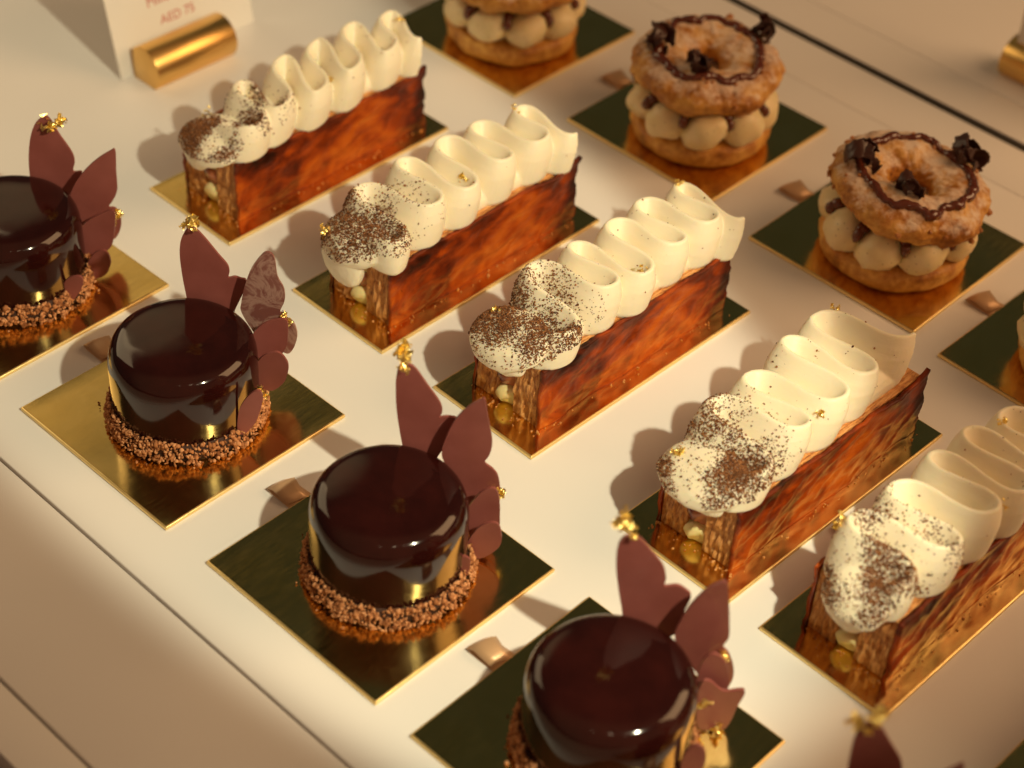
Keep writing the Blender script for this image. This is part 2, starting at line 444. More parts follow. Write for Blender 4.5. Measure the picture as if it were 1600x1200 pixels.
DOME_POS = [(-26.3243, -9.5915, R(1.3997)), (-15.351, -9.4316, R(0.6469)), (-4.0673, -9.2943, R(0.3264)), (6.6917, -9.2983, R(0.4335)), (16.6, -10.0, R(0.3))]
RECT_POS = [(-23.5682, 3.252, R(0.2752)), (-13.8234, 3.2686, R(0.3008)), (-5.3399, 3.4031, R(-0.6565)), (4.7258, 3.1607, R(-1.0225)), (11.7999, 3.0769, R(-0.8745)), (21.2, 3.1, R(-0.4))]
CHOUX_POS = [(-26.8747, 20.9888, R(0.4255)), (-14.8496, 21.5222, R(0.3083)), (-3.0084, 20.814, R(0.4997)), (7.5051, 20.4768, R(-1.0596))]
for (x, y, r_), lab in zip(DOME_POS, (
        'square gold board cut by the left picture edge, under the leftmost chocolate dome',
        'bright square gold board under the chocolate dome that has one pearly pink petal',
        'square gold board in dark reflection, under the middle dome at bottom centre',
        'square gold board under the blurred nearest dome at the bottom edge',
        'square gold board mostly below the picture, under the dome with the dark unlit petal')):
    make_board(9, 9, lab, 'square gold boards of the chocolate domes', x, y, r_, taby=4.6 if x > -20 else 4.5)
for (x, y, r_), lab in zip(RECT_POS, (
        'long narrow gold board nearest the gold sign holder, bright gold at its left corner',
        'long narrow gold board of the second cream slice from the back',
        'long narrow gold board of the middle cream slice, its left corner dark',
        'long narrow gold board of the fourth cream slice, behind the nearest dome petals',
        'long narrow gold board of the shaded cream slice at the right',
        'gold board corner at the very bottom right edge of the picture')):
    make_board(5.57, 13.45, lab, 'long gold boards of the cream slices', x, y, r_, taby=6.5)
for (x, y, r_), lab in zip(CHOUX_POS, (
        'square olive gold board of the choux ring cut by the top edge',
        'square olive gold board of the choux ring with the level lid',
        'square green gold board of the choux ring with the tilted lid',
        'square gold board corner of the choux ring at the right picture edge')):
    make_board(9, 9, lab, 'square gold boards of the choux rings', x, y, r_)

def to_world(pos, lx, ly):
    c, s = math.cos(pos[2]), math.sin(pos[2])
    return pos[0]+c*lx-s*ly, pos[1]+s*lx+c*ly
TOP = 0.186

# ------------------------------------------------------------------ glazed domes
prof = [(2.70, TOP), (2.82, 0.5), (2.86, 1.2), (2.87, 2.2), (2.87, 2.85), (2.84, 3.18), (2.77, 3.45), (2.66, 3.66), (2.50, 3.82), (2.29, 3.92), (2.0, 3.975), (1.5, 4.02), (0.8, 4.055), (0.05, 4.07)]
def dense(pr, k=3):
    out = []
    for i in range(len(pr)-1):
        for j in range(k):
            t = j/k
            p0 = pr[max(i-1, 0)]; p1 = pr[i]; p2 = pr[i+1]; p3 = pr[min(i+2, len(pr)-1)]
            out.append(tuple(0.5*((2*p1[c]) + (-p0[c]+p2[c])*t + (2*p0[c]-5*p1[c]+4*p2[c]-p3[c])*t*t + (-p0[c]+3*p1[c]-3*p2[c]+p3[c])*t**3) for c in (0, 1)))
    out.append(pr[-1]); return out
RH = Vector((0.7489, 0.6627, 0)); FH = Vector((-0.6627, 0.7489, 0))
PETALS = {
 0: ([
   (2.75, [(0.36,2.08),(0.26,3.42),(0.29,4.51),(0.47,5.59),(0.74,6.31),(1.12,6.67),(1.35,6.57),(1.66,5.81),(2.06,4.96),(2.15,4.43),(2.05,3.94),(2.4,3.91),(2.2,3.41),(1.83,2.7),(1.68,2.19)]),
   (2.0, [(2.49,1.71),(2.19,2.67),(2.05,3.27),(2.32,3.96),(2.78,4.66),(3.32,5.24),(3.89,5.67),(4.12,5.72),(4.07,4.65),(4.03,3.69),(3.82,3.18),(3.61,2.82),(3.88,2.76),(4.05,2.34),(4.03,1.78),(3.86,1.33),(3.64,1.12),(3.26,1.4)]),
   (1.1, [(2.54,1.27),(2.66,1.91),(2.77,2.41),(3.39,2.9),(4.01,3.19),(3.89,2.14),(3.71,1.5),(3.33,1.15),(2.92,0.99)]),
   (0.2, [(2.79,0.23),(3.02,1.14),(3.37,1.67),(3.68,1.82),(3.85,1.59),(3.89,1.19),(3.7,0.76),(3.31,0.47)]),
   (-1.7, [(2.03,0.31),(2.22,1.21),(2.51,1.61),(2.95,1.71),(2.96,1.27),(2.6,0.62),(2.16,0.13)]),
  ], [(2.6,1.49,6.45),(1.85,3.9,2.63),(0.05,2.4,-0.0)]),
 1: ([
   (2.75, [(-0.21,2.58),(-0.3,3.55),(-0.4,4.64),(-0.44,5.66),(-0.37,6.38),(-0.2,6.81),(-0.05,7.04),(0.23,7.06),(0.6,6.6),(1.07,5.86),(1.38,5.39),(1.44,5.03),(1.39,4.76),(1.64,4.83),(1.87,4.76),(2.07,4.69),(2.02,4.28),(1.57,3.12),(1.43,2.73)]),
   (2.0, [(2.47,2.55),(1.96,3.55),(1.96,4.07),(2.13,4.89),(2.42,5.79),(2.84,6.51),(3.09,6.7),(3.29,6.58),(3.37,6.23),(3.43,5.59),(3.67,5.04),(3.68,4.45),(3.49,3.87),(3.71,3.64),(4.0,3.44),(4.14,3.0),(4.13,2.63),(3.99,2.15),(3.78,1.83),(3.49,1.88),(2.97,1.98)]),
   (1.1, [(2.63,1.73),(2.59,2.72),(2.63,3.33),(2.99,3.81),(3.45,4.07),(3.79,4.03),(3.82,3.44),(3.76,2.83),(3.46,2.35),(2.99,2.07)]),
   (0.2, [(2.7,1.69),(2.85,2.5),(3.15,3.03),(3.61,3.26),(3.91,2.9),(3.97,2.5),(3.86,2.03),(3.56,1.62),(3.21,1.4)]),
   (-1.7, [(2.44,2.01),(2.8,2.65),(3.14,2.84),(3.24,2.39),(2.98,1.45),(2.56,0.87),(2.34,1.08)]),
  ], [(2.6,0.11,7.35),(1.85,3.62,3.65),(0.05,2.88,1.31)]),
 2: ([
   (2.75, [(0.44,2.66),(0.23,3.53),(-0.0,5.18),(-0.06,6.41),(-0.03,7.02),(0.08,7.41),(0.53,7.45),(1.11,6.52),(1.53,5.79),(1.62,5.34),(1.52,5.09),(1.84,5.15),(2.19,5.0),(1.98,4.11),(1.54,3.18),(1.32,2.58)]),
   (2.0, [(2.38,2.6),(1.72,3.76),(1.84,4.8),(2.21,5.78),(2.64,6.36),(2.97,6.65),(3.13,6.71),(3.28,5.88),(3.48,4.81),(3.42,4.17),(3.26,3.75),(3.57,3.46),(3.79,3.07),(3.89,2.26),(3.83,1.5),(3.38,1.03),(2.84,1.15)]),
   (1.1, [(2.8,0.72),(2.78,1.73),(2.88,2.32),(3.23,2.97),(3.69,3.09),(3.88,2.17),(3.85,1.33),(3.39,0.78)]),
   (0.2, [(2.76,0.13),(2.84,0.65),(3.07,1.36),(3.42,1.73),(3.8,1.8),(4.0,1.37),(3.93,0.8),(3.52,0.3),(3.12,-0.0)]),
   (-1.7, [(1.86,-0.19),(2.01,0.6),(2.45,1.07),(2.8,0.94),(2.71,0.16),(2.27,-0.44)]),
  ], [(2.6,0.2,7.92),(1.85,3.8,2.32),(0.05,2.49,-0.34)]),
 3: ([
   (2.75, [(0.64,2.4),(0.24,4.0),(-0.02,5.32),(-0.13,6.15),(-0.15,6.85),(-0.06,7.27),(0.12,7.44),(0.49,7.38),(1.09,6.57),(1.43,6.01),(1.58,5.43),(1.57,5.06),(1.98,5.1),(2.29,4.89),(2.51,4.55),(2.37,3.85),(2.14,2.56)]),
   (2.0, [(2.59,2.47),(2.07,3.43),(2.2,4.44),(2.44,5.2),(2.8,5.9),(3.2,6.3),(3.43,6.33),(3.6,5.57),(3.78,4.36),(3.85,3.62),(3.72,3.16),(3.98,2.75),(4.23,2.0),(4.24,1.34),(4.04,0.92),(3.44,0.99)]),
   (1.1, [(3.06,1.53),(2.96,2.56),(3.05,3.34),(3.38,3.63),(3.77,3.16),(3.94,2.15),(3.71,1.34)]),
   (0.2, [(3.09,1.75),(3.34,2.04),(3.81,1.57),(4.43,1.57),(4.32,0.83),(4.1,-0.01),(3.72,-0.32),(3.21,0.03)]),
   (-1.7, [(2.49,1.25),(2.52,2.05),(2.87,2.48),(3.12,2.12),(3.12,1.46),(2.76,1.02)]),
  ], [(2.6,0.08,7.9),(1.85,3.68,2.76),(1.85,3.72,1.47),(0.95,3.28,1.74),(0.05,2.92,0.32),(0.05,3.72,-0.4)]),
}
def smooth_outline(pts, k=5):
    n = len(pts); out = []
    for i in range(n):
        p0, p1, p2, p3 = (Vector(pts[(i+d) % n]) for d in (-1, 0, 1, 2))
        a = (p1-p0).normalized(); b_ = (p2-p1).normalized()
        for j in range(k):
            t = j/k
            out.append(0.5*((2*p1)+(-p0+p2)*t+(2*p0-5*p1+4*p2-p3)*t*t+(-p0+3*p1-3*p2+p3)*t**3))
    return out
def make_petal(parent, b_, pts, material, seed, th=0.11):
    rnd = random.Random(seed)
    zmin = min(p[1] for p in pts)
    if zmin < 0.25:
        d = 0.25-zmin; b_ += d/0.9; pts = [(u_, z+d) for u_, z in pts]
    um = sum(p[0] for p in pts)/len(pts)
    if um < 3.1 and b_ < 0 and math.hypot(um, b_) < 3.0: pts = [(u_+0.15, z) for u_, z in pts]
    if len(pts) < 14:
        uc = sum(p[0] for p in pts)/len(pts); zc = sum(p[1] for p in pts)/len(pts)
        pts = [(uc+(u_-uc)*1.10, max(.25, zc+(z-zc)*1.12)) for u_, z in pts]
    out = smooth_outline(pts)
    cz_ = sum(p[1] for p in pts)/len(pts)
    k = rnd.uniform(-.14, .14); k2 = rnd.uniform(-.02, .05)
    def at(p, off):
        bend = k*(p[0]-um) + k2*(p[1]-cz_)
        return RH*p[0] + FH*(b_+off+bend) + Vector((0, 0, p[1]))
    if len(pts) < 14 and len(pts) > 7:
        C_ = Vector((sum(p[0] for p in pts)/len(pts), cz_)); m2 = len(out)
        out = [C_+(p-C_)*(1+.07*abs(math.sin(3.0*math.pi*i/m2+seed))-.03) for i, p in enumerate(out)]
    n = len(out); ins = []
    ctr = Vector((um, cz_))
    bm = bmesh.new()
    fr = [bm.verts.new(at(p, 0)) for p in out]; bk = [bm.verts.new(at(p, th)) for p in out]
    bm.faces.new(fr); bm.faces.new(bk[::-1])
    for i in range(n): bm.faces.new((fr[i], bk[i], bk[(i+1) % n], fr[(i+1) % n]))
    bmesh.ops.recalc_face_normals(bm, faces=bm.faces[:])
    bmesh.ops.triangulate(bm, faces=[f_ for f_ in bm.faces if len(f_.verts) > 4], ngon_method='EAR_CLIP')
    v = [tuple(p.co) for p in bm.verts]; bm.verts.index_update()
    f = [tuple(p.index for p in q_.verts) for q_ in bm.faces]; bm.free()
    return obj('chocolate_petal', v, f, material, parent, smooth=False), b_
def make_dome(idx, shapes, cen, label, seed, dots=0):
    rnd = random.Random(seed)
    x, y = to_world(DOME_POS[idx], *cen)
    t = thing('chocolate_dome_cake', label, 'cake', (x, y, 0), 0, 'mirror glazed chocolate domes')
    v, f = lathe(dense(prof), 96)
    v = [(p[0]*(1+.006*fbm(p, .5, seed)), p[1]*(1+.006*fbm(p, .5, seed+3)), p[2]+.02*fbm(p, .35, seed+9)*(p[2] > 3)) for p in v]
    g = obj('mirror_glaze', v, f, M['glaze'], t)
    v, f = lathe([(2.9, TOP), (3.0, .3), (2.98, .75), (2.86, .98)], 64)
    obj('cake_base', v, f, M['sponge'], t)
    so = Soup()
    for k in range(1650):
        a = rnd.uniform(0, 2*math.pi); h = rnd.random()
        z = TOP+.07+.86*h**1.1 + .07*math.sin(a*3+seed)
        r_ = 3.16 - .22*h + rnd.uniform(-.06, .07)
        so.rock((r_*math.cos(a), r_*math.sin(a), z), rnd.uniform(.045, .085)*(1.35 if rnd.random() < .12 else 1), rnd, .36, ICO1, .5)
    for k in range(14):
        a = rnd.uniform(0, 2*math.pi); r_ = rnd.uniform(3.2, 3.5)
        so.rock((r_*math.cos(a), r_*math.sin(a), TOP+.06), rnd.uniform(.03, .08), rnd, .22)
    nb = so.obj('cocoa_nib_ring', M['nibs'], t); nb['kind'] = 'stuff'
    P, G = PETALS[shapes]; bs = []
    for k, (b_, pts) in enumerate(P):
        pearl = (idx == 1 and k == 1)
        o, nbv = make_petal(t, b_, pts, M['pearl'] if pearl else M['petal'], seed*10+k)
        bs.append(nbv)
        if pearl: o['label'] = 'pearly pink chocolate petal with pale streaks'
        if k == 0: o['label'] = 'tallest chocolate petal at the back'
    # second wing layer behind the tall petal, leaning to the right
    for k, (b_, u_, z) in enumerate(G):
        if z < 0.35: b_ += (0.35-z)/0.9; z = 0.35
        c = RH*u_ + FH*(b_-.02) + Vector((0, 0, z))
        if z > 6: leaf_flakes(tuple(c + FH*.10), .74, seed*7+k, t, bits=10)
        else: leaf_flakes(tuple(c - FH*.10), .56, seed*7+k, t, bits=9)
    return t
D_LAB = ['leftmost glossy chocolate dome, half out of the picture, with mauve petals',
         'glossy chocolate dome on the bright gold board with a pearly pink petal',
         'middle glossy chocolate dome, in front of the third cream slice',
         'nearest blurred chocolate dome at the bottom edge with a column of gold leaf',
         'unlit chocolate dome below the picture, only its dark petal tips showing']
make_dome(0, 0, (4.5, 4.6), D_LAB[0], 11)
make_dome(1, 1, (4.55, 4.65), D_LAB[1], 12)
make_dome(2, 2, (4.65, 4.70), D_LAB[2], 13)
make_dome(3, 3, (4.75, 4.45), D_LAB[3], 14)
make_dome(4, 2, (4.75, 4.50), D_LAB[4], 15)

# ------------------------------------------------------------------ cream slices
def grid_sheet(fn, nu, nv):
    v = [fn(i/nu, j/nv) for j in range(nv+1) for i in range(nu+1)]
    f = [(j*(nu+1)+i, j*(nu+1)+i+1, (j+1)*(nu+1)+i+1, (j+1)*(nu+1)+i) for j in range(nv) for i in range(nu)]
    return v, f
def puff_block(x0, x1, y0, y1, z0, z1, seed, step=0.14):
    """a slab of standing pastry leaves: rough cut end and top, gently uneven sides"""
    nx, ny, nz = max(3, int((x1-x0)/0.045)), int((y1-y0)/0.22), int((z1-z0)/0.09)
    so = Soup()
    def disp(p, nrm):
        x, y, z = p
        leaf = noise.noise(Vector((x*7.5+seed, z*1.1+y*.7, seed)))      # leaves stand along x
        rag = fbm((x, y, z), 2.3, seed, 3)
        d = 0.0
        if nrm[1]: d = .15*leaf + .13*rag
        elif nrm[2]: d = .06*leaf + .05*rag
        else: d = .05*fbm((x, y, z), .9, seed)+.03*rag
        return (x+nrm[0]*d, y+nrm[1]*d, z+nrm[2]*d)
    def face(o, du, dv, nu, nv, nrm):
        o, du, dv = Vector(o), Vector(du), Vector(dv)
        def fn(u_, w_):
            p = o+du*u_+dv*w_
            e = min(u_, 1-u_, w_, 1-w_)
            q_ = disp(p, nrm)
            k = 1 if e > 0 else 0.0
            return tuple(p[i]+(q_[i]-p[i])*k for i in range(3))
        so.add(*grid_sheet(fn, nu, nv))
    X, Y, Z = x1-x0, y1-y0, z1-z0
    face((x0, y0, z0), (X, 0, 0), (0, 0, Z), nx, nz, (0, -1, 0))
    face((x1, y1, z0), (-X, 0, 0), (0, 0, Z), nx, nz, (0, 1, 0))
    face((x0, y0, z1), (X, 0, 0), (0, Y, 0), nx, ny, (0, 0, 1))
    face((x1, y0, z0), (0, Y, 0), (0, 0, Z), ny, nz, (1, 0, 0))
    face((x0, y1, z0), (0, -Y, 0), (0, 0, Z), ny, nz, (-1, 0, 0))
    face((x0, y1, z0), (X, 0, 0), (0, -Y, 0), 2, 2, (0, 0, -1))
    return so.v, so.f
def crust_sheet(x0, x1, y0, y1, z0, z1, side, seed):
    """the outer leaf, wrinkled, with a ragged top edge and a curling far corner"""
    ny, nz = 130, 36
    def wr(y, z):
        q_ = Vector((y*.42+z*.5+seed, z*.95-y*.40, seed*.3))
        w_ = noise.fractal(q_, 1.0, 2.1, 4, noise_basis='PERLIN_ORIGINAL')
        ridge = 1-abs(noise.noise(Vector((y*.34+z*.32+seed*2, z*.8-y*.42, seed))))*2.6
        return .10*w_ + .05*max(ridge, 0)**3
    def fn(outer):
        def g(u_, w_):
            y = y0+(y1-y0)*u_
            top = z1 + .05*fbm((y, 0, 0), .9, seed) + .05*fbm((y, 0, 0), 4, seed, 2) + .28*max(0, (u_-.93)/.07)**1.5
            z = z0+(top-z0)*w_
            yy = y + (u_ > .5)*.16*fbm((z, 0, 0), 1.4, seed+4)*max(0, (u_-.9)*10) - (u_ < .5)*.05*fbm((z, 0, 0), 2.5, seed+2)*max(0, (.1-u_)*10)
            d = wr(y, z)
            flare = .12*max(0, (w_-.85)/.15)**2*max(0, fbm((y, 0, 0), .6, seed+7)+.1)
            return ((x1+d*side+flare*side) if outer else (x0+d*side*.6+flare*side), yy, z)
        return g
    so = Soup()
    v1, f1 = grid_sheet(fn(True), ny, nz); v2, f2 = grid_sheet(fn(False), ny, nz)
    if side < 0: f1 = [q_[::-1] for q_ in f1]
    else: f2 = [q_[::-1] for q_ in f2]
    n1 = len(v1); so.v = list(v1)+list(v2); so.f = list(f1)+[tuple(i+n1 for i in q_) for q_ in f2]
    W_ = ny+1
    for i in range(ny):
        for row in (0, nz):
            a, b_ = row*W_+i, row*W_+i+1; so.f.append((a, b_, b_+n1, a+n1))
    for j in range(nz):
        for c in (0, ny):
            a, b_ = j*W_+c, (j+1)*W_+c; so.f.append((a, b_, b_+n1, a+n1))
    return so
def remesh(o, voxel, smooth_it=4):
    md = o.modifiers.new('r', 'REMESH'); md.mode = 'VOXEL'; md.voxel_size = voxel*S; md.use_smooth_shade = True
    m2 = o.modifiers.new('s', 'SMOOTH'); m2.factor = 0.5; m2.iterations = smooth_it
    dg = bpy.context.evaluated_depsgraph_get()
    me = bpy.data.meshes.new_from_object(o.evaluated_get(dg)); old = o.data
    nm = old.name; mts = list(old.materials); o.modifiers.clear(); o.data = me; bpy.data.meshes.remove(old); me.name = nm
    if not me.materials:
        for q_ in mts: me.materials.append(q_)
    me.polygons.foreach_set('use_smooth', [True]*len(me.polygons))
    return o
ZT = 3.18
def cream(parent, keys, tongue, seed, heights=None, lean=0.55):
    """piped ribbon: a tall fin swung from side to side, its top edge through the measured turns"""
    rnd = random.Random(seed)
    K = [Vector((2.95+(k[0]-2.95)*.91, k[1])) for k in keys]
    start = Vector((3.6, K[0].y+0.9)); endp = Vector((2.6, K[-1].y+.35))
    pts = K
    n = 26; top = []
    for i, q_ in enumerate(pts):
        if 0 < i < len(pts)-1: q_.y += .32 if i % 2 == 0 else -.32
    for i in range(len(pts)-1):
        a, b_ = pts[i], pts[i+1]
        for j in range(n):
            t = j/n; c = (1-math.cos(math.pi*t))/2
            x = a.x+(b_.x-a.x)*c
            y = a.y+(b_.y-a.y)*t + .30*math.sin(2*math.pi*t)   # wide round turns, slow crossings
            top.append((Vector((x, y)), i+t))
    top.append((pts[-1], len(pts)-1.0))
    so = Soup()
    m_ = len(top); L = len(pts)-1; rings = []
    for k, (p, s) in enumerate(top):
        q0 = top[max(k-1, 0)][0]; q1 = top[min(k+1, m_-1)][0]
        tg = (q1-q0).normalized(); nn = Vector((-tg.y, tg.x))
        u_ = s/L
        h = .55+.75*min(1, s/.8)+.70*min(1, s/1.8) + .12*math.sin(s*2.1+seed)
        if heights: h *= heights
        ln = lean*(.15+.85*min(1, s/2.0))
        bs = Vector((2.95+(p.x-2.95)*.84, p.y-ln*.8-.1))
        bs.y = min(max(bs.y, 1.35), 12.3)
        z0 = ZT-.06
        # cross-section: wide foot, waist, thin rounded lip
        lv = ((0.0, .38), (.08, .47), (.35, .45), (.60, .39), (.78, .28), (.90, .17), (.97, .10), (1.0, .05))
        ring = []
        for w_, th in lv:
            c = bs.lerp(p, w_**.9); ring.append((c.x+nn.x*th, c.y+nn.y*th, z0+h*w_))
        for w_, th in reversed(lv):
            c = bs.lerp(p, w_**.9); ring.append((c.x-nn.x*th, c.y-nn.y*th, z0+h*w_))
        rings.append(ring)
    q_ = len(rings[0]); v = [p for r_ in rings for p in r_]; f = []
    for i in range(m_-1):
        for k in range(q_):
            k2 = (k+1) % q_; f.append((i*q_+k, i*q_+k2, (i+1)*q_+k2, (i+1)*q_+k))
    f.append(tuple(range(q_))[::-1]); f.append(tuple((m_-1)*q_+k for k in range(q_)))
    so.add(v, f)
    v, f = tube([(2.9, 2.2+9.6*k/16, ZT+.15) for k in range(17)], [.9 if k in (0, 16) else 1.3 for k in range(17)], 24, squash=.66)
    so.add(v, f)
    for c, rad, eul in tongue:
        so.blob(c, rad, Euler([R(e) for e in eul]).to_matrix(), wob=.10, seed=seed)
    o = so.obj('piped_cream', M['cream'], parent)
    return remesh(o, .05, 3)
def cocoa_dust(parent, cr, seed, count=3400, y_end=5.2):
    rnd = random.Random(seed); so = Soup(); me = cr.data
    faces = []; wts = []
    for p in me.polygons:
        nz = p.normal.z
        if nz < .12: continue
        c = p.center/S
        fall = max(0.0, min(1.0, (y_end-c.y)/3.2))
        cl = max(0.03, .50+1.6*noise.noise(Vector((c.x*.8+seed, c.y*.8, c.z*.6)))) * (1.0 + 1.6*max(0, noise.noise(Vector((c.x*5, c.y*5+seed, c.z*5)))))
        w_ = p.area*(nz+.15)*(fall**1.3*cl+.0022)
        faces.append(p); wts.append(w_)
    for p in rnd.choices(faces, wts, k=count):
        vs = [me.vertices[i].co/S for i in p.vertices]
        a, b_ = rnd.random(), rnd.random()
        c = vs[0].lerp(vs[1], a).lerp(vs[-1].lerp(vs[-2], a), b_)
        r_ = .014+.027*rnd.random()**2.0
        so.rock(c + p.normal*r_*.4, r_, rnd, .35, ICO1, .5)
    o = so.obj('cocoa_dusting', M['cocoa'], parent, smooth=False); o['kind'] = 'stuff'
    return o

SL_KEYS = [
 [(1.55, .95), (4.9, 2.9), (1.75, 3.7), (4.7, 4.3), (1.63, 6.3), (4.85, 6.3), (1.4, 8.5), (4.75, 8.4), (1.3, 10.7), (4.5, 10.9), (2.0, 12.4), (4.7, 12.5)],
 [(1.7, 0.5), (5.1, 2.0), (1.1, 2.3), (4.6, 4.48), (1.0, 4.79), (4.6, 6.47), (1.1, 7.08), (4.35, 8.85), (1.05, 9.18), (4.4, 11.01), (1.67, 11.4), (4.9, 12.3)],
 [(1.6, 0.9), (5.0, 3.0), (1.0, 3.7), (4.5, 5.8), (1.13, 5.95), (4.75, 7.58), (1.32, 8.0), (4.3, 10.1), (1.0, 10.1), (4.4, 12.0), (1.3, 12.3), (5.0, 12.9)],
 [(1.5, .8), (4.75, 2.9), (.95, 3.0), (4.5, 5.33), (.8, 5.24), (4.45, 7.63), (.5, 7.82), (4.2, 9.74), (.4, 9.7), (4.0, 12.2)],
 [(2.2, .6), (4.3, 2.3), (1.07, 2.1), (4.65, 4.57), (1.01, 4.5), (4.64, 6.83), (1.0, 6.9), (4.8, 8.72), (1.2, 8.7), (4.9, 10.6), (1.5, 10.7), (4.9, 12.6)],
]
SL_KEYS.append(SL_KEYS[2])
TONGUE = [
 [((2.9, 1.45, 3.55), (1.75, 1.35, .62), (18, 0, -8)), ((2.75, .78, 3.1), (.75, .5, .75), (0, 0, 0))],
 [((2.7, 1.2, 3.75), (1.75, 1.35, .62), (26, -6, -8)), ((2.55, .6, 2.92), (1.2, .60, 1.25), (6, 0, -6))],
 [((2.8, 1.25, 3.75), (1.95, 1.45, .55), (20, -8, -6)), ((2.9, .75, 3.3), (1.35, .6, .62), (10, 0, -4))],
 [((2.7, 1.4, 3.7), (1.9, 1.5, .55), (18, -6, -6)), ((2.9, .85, 3.3), (1.3, .6, .55), (10, 0, -4))],
 [((3.0, 1.1, 3.5), (1.35, 1.2, .7), (26, 0, 0)), ((2.95, .65, 3.1), (.95, .6, .85), (6, 0, 0))],
]
TONGUE.append(TONGUE[2])
SL_GOLD = [[(1.4, 2.2, 4.75), (4.4, 7.3, 4.9), (3.0, 12.5, 5.35)], [(1.45, .1, 4.3), (3.6, 6.2, 4.8), (1.9, 11.3, 5.35)], [(1.2, 1.8, 4.75), (4.35, 7.2, 5.0), (1.6, 12.6, 5.45)],
           [(1.3, 1.2, 4.65), (4.2, 5.9, 4.9), (.9, 11.0, 5.45)], [(1.0, 2.0, 4.95), (4.5, 7.0, 5.0), (1.9, 10.4, 5.45)], [(4.4, 7.0, 5.0)]]
SL_LAB = ['cream topped caramel slice at the back beside the gold sign holder',
          'second cream topped slice from the back, its cream drooping over the front end',
          'middle cream topped caramel slice, dusted in cocoa, behind the middle chocolate dome',
          'fourth cream topped slice with flat overlapping cream discs, right of centre',
          'shaded blurry cream slice cut by the right picture edge',
          'cream slice beyond the bottom right corner, on the last long board']
SL_COUNT = [7000, 7000, 9500, 8500, 6500, 800]
SL_LEAN = [.35, .45, .5, 1.0, .6, .5]
def make_slice(idx):
    px, py, a = RECT_POS[idx]; sd = 31+idx*7.3
    t = thing('cream_slice', SL_LAB[idx], 'pastry', (px, py, 0), a, 'cream slices on long gold boards')
    z0 = TOP+.004
    v, f = puff_block(1.16, 2.36, 1.35, 12.35, z0, ZT-.04, sd); obj('puff_pastry', v, f, M['puff'], t)
    v, f = puff_block(3.20, 4.48, 1.35, 12.45, z0, ZT-.02, sd+3); obj('puff_pastry', v, f, M['puff'], t)
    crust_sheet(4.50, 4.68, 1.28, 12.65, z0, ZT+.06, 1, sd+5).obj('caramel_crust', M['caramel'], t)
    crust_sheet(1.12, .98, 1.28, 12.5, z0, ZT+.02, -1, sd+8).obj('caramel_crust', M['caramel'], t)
    fill = []
    for zc, rx, rz, mt_, yo, nm in ((.70, .54, .50, 'custard', 1.30, 'custard_filling'), (1.62, .54, .50, 'jam', 1.34, 'fig_filling'), (2.45, .50, .45, 'custard', 1.24, 'custard_filling')):
        path = [(2.77+.03*math.sin(k*2+sd), yo+(10.4*k/24), zc) for k in range(25)]
        rad = [rx*(.45 if k == 0 else .62 if k == 24 else 1.0+.08*math.sin(k*1.9+sd+zc)) for k in range(25)]
        path[0] = (path[0][0]+.05, yo-.02, zc-.06); path[1] = (path[1][0], yo+.05, zc-.02); rad[1] = rx*.84; path[2] = (path[2][0], yo+.24, zc); rad[2] = rx*1.05
        v, f = tube(path, rad, 20, squash=rz/rx)
        obj(nm, v, f, M[mt_], t)
    rnd = random.Random(int(sd)+900); so = Soup()
    for k in range(70):
        if rnd.random() < .55: c = (rnd.uniform(1.0, 4.9), 1.25-abs(rnd.gauss(0, .28)), TOP+.02)
        else: c = (4.78+abs(rnd.gauss(0, .16)), rnd.uniform(1.2, 12.6), TOP+.02)
        so.rock(c, rnd.uniform(.012, .05), rnd, .4, ICO1, .6)
    cb = so.obj('pastry_crumbs', M['puff'], t, smooth=False); cb['kind'] = 'stuff'
    cr = cream(t, SL_KEYS[idx], TONGUE[idx], sd, lean=SL_LEAN[idx])
    cocoa_dust(t, cr, int(sd), SL_COUNT[idx])
    for k, c in enumerate(SL_GOLD[idx]):
        # settle the scrap on the cream below it
        hit, loc, nrm, _ = cr.closest_point_on_mesh(Vector(c)*S)
        p = tuple(loc/S + nrm*.07)
        leaf_flakes(p, .38 if k else .5, int(sd)*3+k, t, bits=4 if k else 6)
    return t
for i in range(6): make_slice(i)

